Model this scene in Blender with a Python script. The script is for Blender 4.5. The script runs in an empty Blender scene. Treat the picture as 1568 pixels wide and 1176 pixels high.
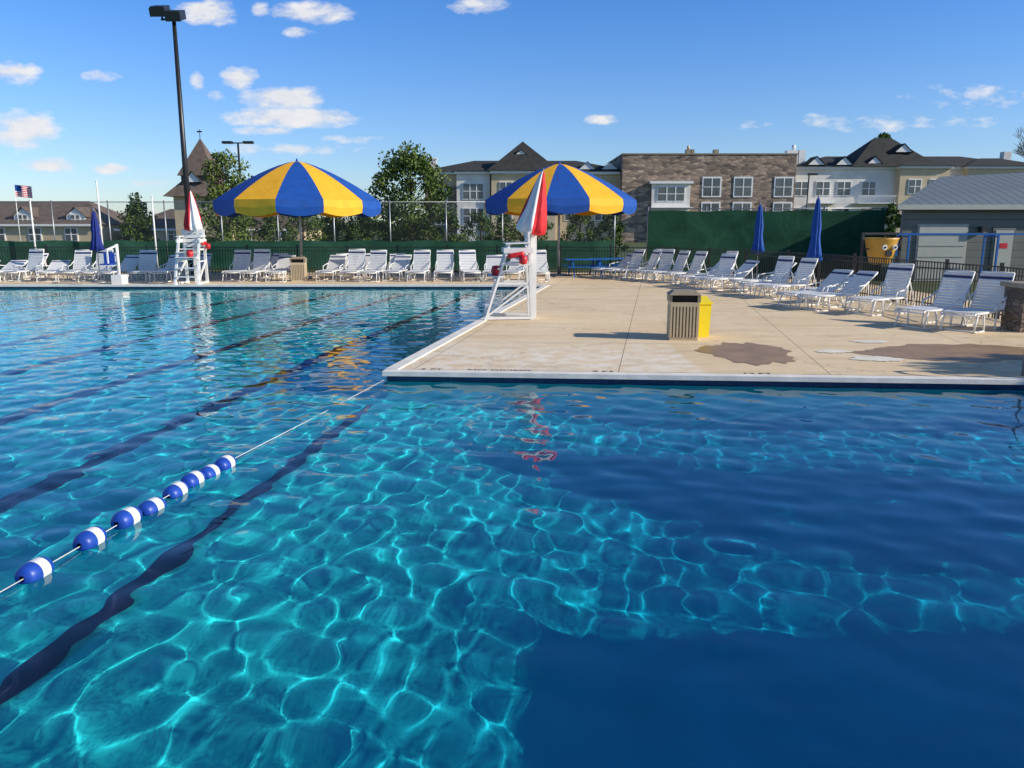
import bpy, math, random
import numpy as np
from mathutils import Vector, Matrix
random.seed(7); np.random.seed(7)
S=bpy.context.scene
# ------------------------------------------------------------------ node helpers
def N(nt,t,**k):
    n=nt.nodes.new(t)
    for a,b in k.items():
        if a=='inp':
            for i,v in b.items(): n.inputs[i].default_value=v
        else: setattr(n,a,b)
    return n
def mth(nt,op,a,b=None,c=None,clamp=False):
    n=nt.nodes.new('ShaderNodeMath'); n.operation=op; n.use_clamp=clamp
    for i,v in enumerate((a,b,c)):
        if v is None: continue
        if isinstance(v,(int,float)): n.inputs[i].default_value=v
        else: nt.links.new(v,n.inputs[i])
    return n.outputs[0]
def mixc(nt,f,a,b,mode='MIX'):
    n=nt.nodes.new('ShaderNodeMix'); n.data_type='RGBA'; n.blend_type=mode
    for i,v in ((0,f),(6,a),(7,b)):
        if isinstance(v,(int,float)): n.inputs[i].default_value=v
        elif isinstance(v,(tuple,list)): n.inputs[i].default_value=(*v[:3],1)
        else: nt.links.new(v,n.inputs[i])
    return n.outputs[2]
def newmat(name):
    m=bpy.data.materials.new(name); m.use_nodes=True
    nt=m.node_tree; b=nt.nodes['Principled BSDF']
    return m,nt,b
def mat(name,col,rough=.6,var=.15,scale=6,metal=0,bump=0,bscale=40,coord='Object'):
    m,nt,b=newmat(name)
    tc=N(nt,'ShaderNodeTexCoord')
    no=N(nt,'ShaderNodeTexNoise',inp={'Scale':scale,'Detail':6,'Roughness':.6})
    nt.links.new(tc.outputs[coord],no.inputs['Vector'])
    r=N(nt,'ShaderNodeMapRange',inp={1:.3,2:.7,3:1-var,4:1+var})
    nt.links.new(no.outputs[0],r.inputs[0])
    c=mixc(nt,1.0,col,r.outputs[0],'MULTIPLY')
    nt.links.new(c,b.inputs['Base Color'])
    b.inputs['Roughness'].default_value=rough; b.inputs['Metallic'].default_value=metal
    if bump:
        n2=N(nt,'ShaderNodeTexNoise',inp={'Scale':bscale,'Detail':4})
        nt.links.new(tc.outputs[coord],n2.inputs['Vector'])
        bp=N(nt,'ShaderNodeBump',inp={'Strength':bump,'Distance':.02})
        nt.links.new(n2.outputs[0],bp.inputs['Height']); nt.links.new(bp.outputs[0],b.inputs['Normal'])
    return m
# ------------------------------------------------------------------ mesh builder
class B:
    def __init__(s): s.v=[];s.f=[];s.m=[];s.sm=[];s.mats=[]
    def mi(s,mt):
        if mt not in s.mats: s.mats.append(mt)
        return s.mats.index(mt)
    def face(s,pts,mt,smooth=False):
        i=len(s.v); s.v+= [tuple(p) for p in pts]; s.f.append(tuple(range(i,i+len(pts)))); s.m.append(s.mi(mt)); s.sm.append(smooth)
    def bx(s,x0,x1,y0,y1,z0,z1,mt,M=None):
        c=[(x,y,z) for z in (z0,z1) for y in (y0,y1) for x in (x0,x1)]
        if M is not None: c=[tuple(M@Vector(p)) for p in c]
        i=len(s.v); s.v+=c; k=s.mi(mt)
        for q in ((0,2,3,1),(4,5,7,6),(0,1,5,4),(2,6,7,3),(0,4,6,2),(1,3,7,5)):
            s.f.append(tuple(i+a for a in q)); s.m.append(k); s.sm.append(False)
    def beam(s,p,q,w,h,mt):
        p=Vector(p);q=Vector(q);d=q-p;L=d.length
        M=Matrix.Translation(p)@d.to_track_quat('Z','Y').to_matrix().to_4x4()
        s.bx(-w/2,w/2,-h/2,h/2,0,L,mt,M)
    def tube(s,p,q,r,mt,n=8,r2=None,cap=True):
        p=Vector(p);q=Vector(q);d=q-p
        if r2 is None:r2=r
        Q=d.to_track_quat('Z','Y').to_matrix()
        i=len(s.v);k=s.mi(mt)
        for c,rr in ((p,r),(q,r2)):
            for a in range(n):
                t=2*math.pi*a/n; s.v.append(tuple(c+Q@Vector((rr*math.cos(t),rr*math.sin(t),0))))
        for a in range(n):
            b=(a+1)%n; s.f.append((i+a,i+b,i+n+b,i+n+a)); s.m.append(k); s.sm.append(True)
        if cap:
            s.f.append(tuple(i+a for a in range(n))[::-1]); s.m.append(k); s.sm.append(False)
            s.f.append(tuple(i+n+a for a in range(n))); s.m.append(k); s.sm.append(False)
    def path(s,pts,r,mt,n=8):
        for a,b in zip(pts,pts[1:]): s.tube(a,b,r,mt,n)
    def lathe(s,prof,mf,n=24,M=None,rf=None,smooth=True):
        i=len(s.v)
        for j,(r,z) in enumerate(prof):
            for a in range(n):
                t=2*math.pi*a/n; rr=r*(rf(a,j) if rf else 1)
                p=Vector((rr*math.cos(t),rr*math.sin(t),z))
                if M is not None:p=M@p
                s.v.append(tuple(p))
        for j in range(len(prof)-1):
            for a in range(n):
                b=(a+1)%n
                s.f.append((i+j*n+a,i+j*n+b,i+(j+1)*n+b,i+(j+1)*n+a)); s.m.append(s.mi(mf(j,a))); s.sm.append(smooth)
    def hip(s,x0,x1,y0,y1,z0,z1,ins,mt,along='x'):
        ym=(y0+y1)/2;xm=(x0+x1)/2
        if along=='x': a=(x0+ins,ym,z1); b=(x1-ins,ym,z1)
        else: a=(xm,y0+ins,z1); b=(xm,y1-ins,z1)
        A,Bq,C,D=(x0,y0,z0),(x1,y0,z0),(x1,y1,z0),(x0,y1,z0)
        if along=='x':
            s.face([A,Bq,b,a],mt);s.face([C,D,a,b],mt);s.face([D,A,a],mt);s.face([Bq,C,b],mt)
        else:
            s.face([Bq,C,b,a],mt);s.face([D,A,a,b],mt);s.face([A,Bq,a],mt);s.face([C,D,b],mt)
        s.face([D,C,Bq,A],mt)
    def obj(s,name,loc=(0,0,0),rz=0,sc=1,parent=None):
        me=bpy.data.meshes.new(name); me.from_pydata(s.v,[],s.f)
        for m in s.mats: me.materials.append(m)
        me.polygons.foreach_set('material_index',s.m); me.polygons.foreach_set('use_smooth',s.sm); me.update()
        return put(me,name,loc,rz,sc)
def put(me,name,loc=(0,0,0),rz=0,sc=1):
    o=bpy.data.objects.new(name,me); S.collection.objects.link(o)
    o.location=loc; o.rotation_euler=(0,0,rz); o.scale=(sc,)*3
    return o
def caus(o,cast=False,rec=False):
    o.cycles.is_caustics_caster=cast; o.cycles.is_caustics_receiver=rec
# ------------------------------------------------------------------ materials
white=mat('white_paint',(.84,.83,.80),.45,.05,5)
whiteplas=mat('white_vinyl',(.84,.84,.82),.4,.05,9)
black=mat('black_metal',(.02,.02,.022),.4,.2,8)
grey=mat('grey_metal',(.35,.36,.37),.4,.1,8,.6)
bluefab=mat('blue_fabric',(.004,.075,.36),.75,.15,3)
yelfab=mat('yellow_fabric',(.94,.47,.02),.75,.1,3)
redfab=mat('red_fabric',(.7,.02,.03),.7,.15,6)
whitefab=mat('white_fabric',(.82,.82,.82),.75,.06,6)
navyfab=mat('navy_fabric',(.008,.025,.2),.8,.2,6)
bluepl=mat('blue_plastic',(.015,.07,.42),.4,.15,9)
bandbl=mat('navy_strap',(.02,.04,.16),.5,.1,9)
bluetab=mat('blue_coated_metal',(.01,.12,.42),.4,.1,9)
redpl=mat('red_plastic',(.6,.02,.03),.4,.1,9)
yelpl=mat('yellow_plastic',(.92,.72,.02),.4,.05,9)
orange=mat('orange_plastic',(.6,.33,.05),.45,.1,7)
tanpl=mat('tan_resin',(.58,.47,.30),.6,.08,12)
dtan=mat('tan_resin_dark',(.30,.25,.17),.6,.1,12)
dark=mat('dark_void',(.015,.014,.012),.8,.2,5)
bark=mat('bark',(.10,.075,.05),.9,.3,12,0,.6,30)
rope=mat('rope',(.7,.72,.7),.8,.1,40)
def sidingmat(name,col,sp=.18):
    m,nt,b=newmat(name); tc=N(nt,'ShaderNodeTexCoord'); sx=N(nt,'ShaderNodeSeparateXYZ'); nt.links.new(tc.outputs['Object'],sx.inputs[0])
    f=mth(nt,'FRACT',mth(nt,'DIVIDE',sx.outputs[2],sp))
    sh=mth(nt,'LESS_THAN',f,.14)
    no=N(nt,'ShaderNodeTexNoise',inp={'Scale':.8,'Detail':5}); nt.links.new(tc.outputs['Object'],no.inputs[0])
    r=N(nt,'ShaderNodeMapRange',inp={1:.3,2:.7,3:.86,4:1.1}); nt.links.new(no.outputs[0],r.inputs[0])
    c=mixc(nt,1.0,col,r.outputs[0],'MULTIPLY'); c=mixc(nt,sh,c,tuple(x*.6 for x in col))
    nt.links.new(c,b.inputs['Base Color']); b.inputs['Roughness'].default_value=.6
    bp=N(nt,'ShaderNodeBump',inp={'Strength':.6,'Distance':.03}); nt.links.new(f,bp.inputs['Height']); nt.links.new(bp.outputs[0],b.inputs['Normal'])
    return m
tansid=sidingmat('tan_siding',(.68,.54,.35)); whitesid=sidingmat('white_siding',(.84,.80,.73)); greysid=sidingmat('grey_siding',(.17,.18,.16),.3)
def stonemat(name,c1,c2,mor,scale=1.0):
    m,nt,b=newmat(name); tc=N(nt,'ShaderNodeTexCoord')
    vo=N(nt,'ShaderNodeTexVoronoi',inp={'Scale':scale*2.6}); 
    st=N(nt,'ShaderNodeMapping'); st.inputs['Scale'].default_value=(.55,.55,1.5); nt.links.new(tc.outputs['Object'],st.inputs[0]); nt.links.new(st.outputs[0],vo.inputs['Vector'])
    ve=N(nt,'ShaderNodeTexVoronoi',feature='DISTANCE_TO_EDGE',inp={'Scale':scale*2.6}); nt.links.new(st.outputs[0],ve.inputs['Vector'])
    rr=N(nt,'ShaderNodeSeparateColor'); nt.links.new(vo.outputs['Color'],rr.inputs[0])
    c=mixc(nt,rr.outputs[0],c1,c2)
    no=N(nt,'ShaderNodeTexNoise',inp={'Scale':.35,'Detail':5}); nt.links.new(tc.outputs['Object'],no.inputs[0])
    r=N(nt,'ShaderNodeMapRange',inp={1:.3,2:.7,3:.7,4:1.25}); nt.links.new(no.outputs[0],r.inputs[0])
    c=mixc(nt,1.0,c,r.outputs[0],'MULTIPLY')
    e=mth(nt,'LESS_THAN',ve.outputs[0],.05); c=mixc(nt,e,c,mor)
    nt.links.new(c,b.inputs['Base Color']); b.inputs['Roughness'].default_value=.85
    bp=N(nt,'ShaderNodeBump',inp={'Strength':.8,'Distance':.06}); nt.links.new(ve.outputs[0],bp.inputs['Height']); nt.links.new(bp.outputs[0],b.inputs['Normal'])
    return m
stone=stonemat('stone_veneer',(.50,.36,.26),(.12,.09,.075),(.22,.17,.13),.8)
pierstone=stonemat('pier_stone',(.3,.22,.16),(.12,.09,.07),(.08,.07,.06),2.2)
shingle=mat('roof_shingle',(.032,.032,.03),.9,.35,1.5,0,.5,8)
shinglebr=mat('roof_shingle_brown',(.14,.105,.085),.9,.3,1.5,0,.5,8)
def ribroof():
    m,nt,b=newmat('ribbed_metal_roof'); tc=N(nt,'ShaderNodeTexCoord'); sx=N(nt,'ShaderNodeSeparateXYZ'); nt.links.new(tc.outputs['Object'],sx.inputs[0])
    f=mth(nt,'FRACT',mth(nt,'DIVIDE',sx.outputs[0],.4)); l=mth(nt,'LESS_THAN',f,.15)
    c=mixc(nt,l,(.17,.20,.22),(.10,.12,.13)); nt.links.new(c,b.inputs['Base Color']); b.inputs['Roughness'].default_value=.55
    bp=N(nt,'ShaderNodeBump',inp={'Strength':.7,'Distance':.04}); nt.links.new(l,bp.inputs['Height']); nt.links.new(bp.outputs[0],b.inputs['Normal'])
    return m
metalroof=ribroof()
m,nt,b=newmat('window_glass'); b.inputs['Roughness'].default_value=.08; b.inputs['Specular IOR Level'].default_value=.8
tc=N(nt,'ShaderNodeTexCoord'); no=N(nt,'ShaderNodeTexNoise',inp={'Scale':.7}); nt.links.new(tc.outputs['Object'],no.inputs[0]); nt.links.new(mixc(nt,no.outputs[0],(.02,.03,.04),(.14,.15,.15)),b.inputs['Base Color'])
glass=m
def screen(name,c1,c2):
    m,nt,b=newmat(name); tc=N(nt,'ShaderNodeTexCoord')
    no=N(nt,'ShaderNodeTexNoise',inp={'Scale':.7,'Detail':6,'Distortion':.8})
    mp=N(nt,'ShaderNodeMapping'); mp.inputs['Scale'].default_value=(1,1,1.2); nt.links.new(tc.outputs['Object'],mp.inputs[0]); nt.links.new(mp.outputs[0],no.inputs[0])
    r=N(nt,'ShaderNodeMapRange',inp={1:.35,2:.65}); nt.links.new(no.outputs[0],r.inputs[0])
    nt.links.new(mixc(nt,r.outputs[0],c1,c2),b.inputs['Base Color']); b.inputs['Roughness'].default_value=.8; b.inputs['Specular IOR Level'].default_value=.2
    bp=N(nt,'ShaderNodeBump',inp={'Strength':.5,'Distance':.1}); nt.links.new(no.outputs[0],bp.inputs['Height']); nt.links.new(bp.outputs[0],b.inputs['Normal'])
    return m
greenscr=screen('green_windscreen',(.02,.085,.05),(.045,.14,.085))
greenscr2=screen('dark_green_windscreen',(.012,.06,.032),(.022,.10,.055))
def chainmat():
    m,nt,b=newmat('chain_link_wire'); b.inputs['Base Color'].default_value=(.25,.26,.26,1); b.inputs['Metallic'].default_value=.6
    b.inputs['Roughness'].default_value=.5
    tc=N(nt,'ShaderNodeTexCoord'); sx=N(nt,'ShaderNodeSeparateXYZ'); nt.links.new(tc.outputs['Object'],sx.inputs[0])
    hx=mth(nt,'ADD',sx.outputs[0],sx.outputs[1])
    a=mth(nt,'FRACT',mth(nt,'DIVIDE',mth(nt,'ADD',hx,sx.outputs[2]),.075)); c=mth(nt,'FRACT',mth(nt,'DIVIDE',mth(nt,'SUBTRACT',hx,sx.outputs[2]),.075))
    w=mth(nt,'MAXIMUM',mth(nt,'LESS_THAN',a,.05),mth(nt,'LESS_THAN',c,.05))
    nt.links.new(w,b.inputs['Alpha'])
    return m
chain=chainmat()
m,nt,b=newmat('grass'); tc=N(nt,'ShaderNodeTexCoord')
n1=N(nt,'ShaderNodeTexNoise',inp={'Scale':.15,'Detail':8}); n2=N(nt,'ShaderNodeTexNoise',inp={'Scale':9,'Detail':5})
for n in (n1,n2): nt.links.new(tc.outputs['Object'],n.inputs[0])
c=mixc(nt,n1.outputs[0],(.035,.075,.015),(.10,.11,.035)); c=mixc(nt,.5,c,mixc(nt,n2.outputs[0],(.02,.045,.01),(.09,.13,.03)))
nt.links.new(c,b.inputs['Base Color']); b.inputs['Roughness'].default_value=.95
grass=m
EX=.1753
def concretemat():
    m,nt,b=newmat('pool_deck_concrete'); tc=N(nt,'ShaderNodeTexCoord')
    P=tc.outputs['Object']
    sx=N(nt,'ShaderNodeSeparateXYZ'); nt.links.new(P,sx.inputs[0])
    big=N(nt,'ShaderNodeTexNoise',inp={'Scale':.45,'Detail':8,'Roughness':.65}); med=N(nt,'ShaderNodeTexNoise',inp={'Scale':3.2,'Detail':8,'Roughness':.7}); fine=N(nt,'ShaderNodeTexNoise',inp={'Scale':60,'Detail':3})
    for n in (big,med,fine): nt.links.new(P,n.inputs[0])
    rb=N(nt,'ShaderNodeMapRange',inp={1:.35,2:.65}); nt.links.new(big.outputs[0],rb.inputs[0])
    rm=N(nt,'ShaderNodeMapRange',inp={1:.35,2:.68}); nt.links.new(med.outputs[0],rm.inputs[0])
    c=mixc(nt,rb.outputs[0],(.77,.58,.35),(.86,.70,.47))
    c=mixc(nt,mth(nt,'MULTIPLY',rm.outputs[0],.35),c,(.62,.45,.26))
    near=mth(nt,'MULTIPLY',mth(nt,'SUBTRACT',16.0,sx.outputs[1]),.45,clamp=True)
    lef=mth(nt,'MULTIPLY',mth(nt,'SUBTRACT',3.0,sx.outputs[0]),8.0,clamp=True)
    z=mth(nt,'MULTIPLY',near,lef)
    wr=N(nt,'ShaderNodeMapRange',inp={1:.40,2:.56,3:.95,4:.15}); nt.links.new(med.outputs[0],wr.inputs[0])
    c=mixc(nt,mth(nt,'MULTIPLY',z,wr.outputs[0]),c,(.87,.80,.68))
    mp=N(nt,'ShaderNodeMapping'); mp.inputs['Scale'].default_value=(.35,1.8,1); nt.links.new(P,mp.inputs[0])
    stn=N(nt,'ShaderNodeTexNoise',inp={'Scale':1.1,'Detail':7,'Roughness':.7,'Distortion':.6}); nt.links.new(mp.outputs[0],stn.inputs[0])
    sr=N(nt,'ShaderNodeMapRange',inp={1:.52,2:.70,3:0,4:.45}); nt.links.new(stn.outputs[0],sr.inputs[0])
    c=mixc(nt,sr.outputs[0],c,(.42,.29,.16))
    sk=mth(nt,'SUBTRACT',sx.outputs[0],mth(nt,'MULTIPLY',sx.outputs[1],EX))
    j1=mth(nt,'FRACT',mth(nt,'DIVIDE',mth(nt,'ADD',sk,.5),3.2)); j2=mth(nt,'FRACT',mth(nt,'DIVIDE',mth(nt,'ADD',sx.outputs[1],mth(nt,'MULTIPLY',sx.outputs[0],.074)),3.05))
    j=mth(nt,'MAXIMUM',mth(nt,'LESS_THAN',j1,.005),mth(nt,'LESS_THAN',j2,.007))
    c=mixc(nt,mth(nt,'MULTIPLY',j,.75),c,(.16,.12,.08))
    vd=N(nt,'ShaderNodeTexVoronoi',feature='DISTANCE_TO_EDGE',inp={'Scale':.22}); wv=N(nt,'ShaderNodeVectorMath',operation='ADD'); nsc=N(nt,'ShaderNodeVectorMath',operation='SCALE'); nsc.inputs[3].default_value=.9
    nt.links.new(med.outputs[1],nsc.inputs[0]); nt.links.new(P,wv.inputs[0]); nt.links.new(nsc.outputs[0],wv.inputs[1]); nt.links.new(wv.outputs[0],vd.inputs['Vector'])
    cr=mth(nt,'MULTIPLY',mth(nt,'LESS_THAN',vd.outputs[0],.0022),.55); c=mixc(nt,cr,c,(.15,.11,.07))
    rf=N(nt,'ShaderNodeMapRange',inp={1:.3,2:.7,3:.88,4:1.1}); nt.links.new(fine.outputs[0],rf.inputs[0])
    c=mixc(nt,1.0,c,rf.outputs[0],'MULTIPLY')
    nt.links.new(c,b.inputs['Base Color']); b.inputs['Roughness'].default_value=.9
    bp=N(nt,'ShaderNodeBump',inp={'Strength':.35,'Distance':.01}); nt.links.new(med.outputs[0],bp.inputs['Height']); nt.links.new(bp.outputs[0],b.inputs['Normal'])
    return m
concrete=concretemat()
coping=mat('coping_white',(.84,.80,.72),.6,.14,3,0,.2,30)
tileblue=mat('waterline_tile',(.02,.05,.12),.2,.3,12)
m,nt,b=newmat('pool_plaster'); tc=N(nt,'ShaderNodeTexCoord'); sx=N(nt,'ShaderNodeSeparateXYZ'); nt.links.new(tc.outputs['Object'],sx.inputs[0])
dp=N(nt,'ShaderNodeMapRange',inp={1:-1.5,2:-2.65}); nt.links.new(sx.outputs[2],dp.inputs[0])  # light absorbed by the water is put into the plaster colour by depth
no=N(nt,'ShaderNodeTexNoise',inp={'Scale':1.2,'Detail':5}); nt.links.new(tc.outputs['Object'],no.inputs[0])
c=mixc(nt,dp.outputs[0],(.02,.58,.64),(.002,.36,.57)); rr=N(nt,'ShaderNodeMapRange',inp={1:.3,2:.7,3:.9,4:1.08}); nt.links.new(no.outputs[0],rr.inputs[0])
c=mixc(nt,1.0,c,rr.outputs[0],'MULTIPLY'); nt.links.new(c,b.inputs['Base Color']); b.inputs['Roughness'].default_value=.8; b.inputs['Specular IOR Level'].default_value=0
plaster=m
lanemat=mat('lane_marking',(.006,.010,.05),.7,.1,4)
m=bpy.data.materials.new('pool_water'); m.use_nodes=True; nt=m.node_tree; nt.nodes.clear()
g=N(nt,'ShaderNodeBsdfGlass',inp={'IOR':1.333,'Roughness':0.0,'Color':(.98,1,1,1)}); o=N(nt,'ShaderNodeOutputMaterial'); nt.links.new(g.outputs[0],o.inputs[0])
water=m
# ------------------------------------------------------------------ ground, decks, pool
WX0,WX1,WY0,WY1=-32.0,12.5,1.2,30.1
def edgex(y): return -1.91+EX*(y-12.06)
def fronty(x): return 12.06-.0743*(x+1.91)
g=B(); R=1500
for q in ([(-R,-R),(R,-R),(R,WY0),(-R,WY0)],[(-R,WY0),(WX0,WY0),(WX0,WY1),(-R,WY1)],[(WX1,WY0),(R,WY0),(R,WY1),(WX1,WY1)],[(-R,WY1),(R,WY1),(R,R),(-R,R)]):
    g.face([(x,y,-.03) for x,y in q],grass)
g.obj('ground')
d=B()
for q in ([(-34,-6),(13.7,-6),(13.7,WY0),(-34,WY0)],[(-36,WY0),(WX0,WY0),(WX0,WY1),(-36,WY1)],[(WX1,WY0),(13.7,WY0),(13.7,WY1),(WX1,WY1)],[(-36,WY1),(13.7,WY1),(12.5,38.3),(-36,38.3)],
          [(-1.91,12.06),(WX1,fronty(WX1)),(WX1,WY1),(edgex(WY1),WY1)]):
    d.face([(x,y,0) for x,y in q],concrete)
d.obj('pool_deck')
c=B()
def strip(p,q,w,z0,z1,mt,side=1,over=.05,bb=c):
    p=Vector((*p,0));q=Vector((*q,0));dd=(q-p).normalized();n=Vector((-dd.y,dd.x,0))*side
    a=[p-n*over,q-n*over,q+n*w,p+n*w]
    lo=[(v.x,v.y,z0) for v in a];hi=[(v.x,v.y,z1) for v in a]
    bb.face(hi if side>0 else hi[::-1],mt)
    for i in range(4):
        j=(i+1)%4; bb.face([lo[i],lo[j],hi[j],hi[i]],mt)
strip((-1.97,12.06),(WX1,fronty(WX1)),.15,-.05,.02,coping,1)
strip((-1.91,12.25),(edgex(WY1),WY1-.0),.15,-.05,.02,coping,-1)
strip((WX0,WY1),(edgex(WY1),WY1),.25,-.045,.022,coping,1)
strip((WX0,WY0),(WX1,WY0),.25,-.045,.022,coping,-1)
strip((WX1,WY0),(WX1,fronty(WX1)),.25,-.045,.022,coping,-1)
cop=c.obj('pool_coping')
def depth(x,y):
    s=x-edgex(y)
    lap=1.15+.45*np.clip((26-y)/20,0,1)
    k=np.clip((s+.2)/5.5,0,1); k=k*k*(3-2*k)
    return lap+(2.7-lap)*k
sh=B()
xs=np.arange(WX0,WX1+.01,.35); ys=np.arange(WY0,WY1+.36,.35)
for y in ys:
    for x in xs: sh.v.append((float(x),float(min(y,WY1+.05)),float(-depth(x,y))))
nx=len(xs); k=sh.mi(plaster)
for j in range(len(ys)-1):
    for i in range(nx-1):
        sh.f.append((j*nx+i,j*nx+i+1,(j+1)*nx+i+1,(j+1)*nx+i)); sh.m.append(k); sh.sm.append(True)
def wall(p,q):
    for z0,z1,mt in ((-3.2,-.24,plaster),(-.24,-.002,tileblue)):
        sh.face([(*p,z0),(*q,z0),(*q,z1),(*p,z1)],mt)
wall((WX0,WY0),(WX0,WY1));wall((WX0,WY1),(edgex(WY1),WY1));wall((edgex(WY1),WY1),(-1.91,12.06));wall((-1.91,12.06),(WX1,fronty(WX1)));wall((WX1,fronty(WX1)),(WX1,WY0));wall((WX1,WY0),(WX0,WY0))
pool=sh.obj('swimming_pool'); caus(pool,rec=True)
ln=B()
def lane(off,w,y0,y1):
    yy=np.arange(y0,y1,.35)
    for a,b_ in zip(yy,yy[1:]):
        pa=edgex(a)+off;pb=edgex(b_)+off
        ln.face([(pa-w/2,a,-depth(pa,a)+.03),(pa+w/2,a,-depth(pa,a)+.03),(pb+w/2,b_,-depth(pb,b_)+.03),(pb-w/2,b_,-depth(pb,b_)+.03)],lanemat)
lane(-.12,.15,1.6,11.9)
for i in range(1,11):
    lane(-2.42*i,.30,1.6,28.6)
    x=edgex(28.6)-2.42*i; ln.face([(x-.5,28.6,-depth(x,28.6)+.034),(x+.5,28.6,-depth(x,28.6)+.034),(x+.5,28.9,-depth(x,28.9)+.034),(x-.5,28.9,-depth(x,28.9)+.034)],lanemat)
l=ln.obj('lane_line_marking'); caus(l,rec=True)
def graded(stops):
    out=[stops[0][0]]
    for (a,sa),(b_,sb) in zip(stops,stops[1:]):
        while out[-1]<b_-1e-6:
            t=(out[-1]-a)/(b_-a); out.append(out[-1]+sa+(sb-sa)*t)
    out[-1]=stops[-1][0]; return np.array(out)
gx=graded([(-32,.15),(-12,.08),(-6,.042),(7,.042),(12.5,.06)]); gy=graded([(1.2,.04),(11,.045),(30.1,.08)])
X,Y=np.meshgrid(gx,gy)
Z=np.zeros_like(X)
rng=np.random.RandomState(3)
nw=60; lam=np.exp(rng.uniform(math.log(.22),math.log(1.0),nw)); 
ang=rng.uniform(0,2*math.pi,nw); ph=rng.uniform(0,2*math.pi,nw)
slope_rms=.047
sl=np.ones(nw)/math.sqrt(nw/2)*slope_rms
for L,a,p,s_ in zip(lam,ang,ph,sl):
    kk=2*math.pi/L; Z+=s_/kk*np.sin(kk*(X*math.cos(a)+Y*math.sin(a))+p)
# calmer over the deep well and toward the far end
s_e=np.clip((X-edgex(Y))/6,0,1); far=np.clip((Y-10)/12,0,1)
Z*=(1-.34*s_e)*(1-.30*far)
Z-=.12
me=bpy.data.meshes.new('water'); nv=X.size; ny_,nx_=X.shape
idx=np.arange(nv).reshape(ny_,nx_)
quads=np.stack([idx[:-1,:-1],idx[:-1,1:],idx[1:,1:],idx[1:,:-1]],-1).reshape(-1,4)
me.vertices.add(nv); me.vertices.foreach_set('co',np.stack([X,Y,Z],-1).astype('f').ravel())
me.loops.add(quads.size); me.loops.foreach_set('vertex_index',quads.ravel().astype('i'))
me.polygons.add(len(quads)); me.polygons.foreach_set('loop_start',(np.arange(len(quads))*4).astype('i')); me.polygons.foreach_set('loop_total',np.full(len(quads),4,'i'))
me.polygons.foreach_set('use_smooth',np.ones(len(quads),bool)); me.update(calc_edges=True); me.validate()
me.materials.append(water); w=put(me,'water'); caus(w,cast=True)
# ------------------------------------------------------------------ float line
fl=B()
pts=[(-3.9,1.25,-.06),(-3.42,3.9,-.1),(-3.2,5.1,-.09),(-2.85,7.5,-.10),(-2.4,9.8,-.122),(-1.95,12.0,-.11)]
fl.path(pts,.004,rope,6)
def fpos(y):
    for a,b_ in zip(pts,pts[1:]):
        if a[1]<=y<=b_[1]:
            t=(y-a[1])/(b_[1]-a[1]); return Vector(a).lerp(Vector(b_),t)
prof=[(.02,-.13),(.055,-.125),(.072,-.1),(.08,-.07),(.083,-.03),(.083,-.029),(.083,.05),(.083,.051),(.078,.08),(.065,.105),(.04,.125),(.02,.13)]
for y in (3.9,4.42,5.08,5.62,6.05,6.36,6.78,7.06,7.32,7.6):
    p=fpos(y)+Vector((random.uniform(-.02,.02),0,random.uniform(-.02,.01))); M=Matrix.Translation(p)@Vector((.165+random.uniform(-.08,.08),1,random.uniform(-.05,.05))).to_track_quat('Z','Y').to_matrix().to_4x4()
    fl.lathe(prof,lambda j,a:(whiteplas if 4<=j<=6 else bluepl),20,M)
fl.obj('pool_float_line')
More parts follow.
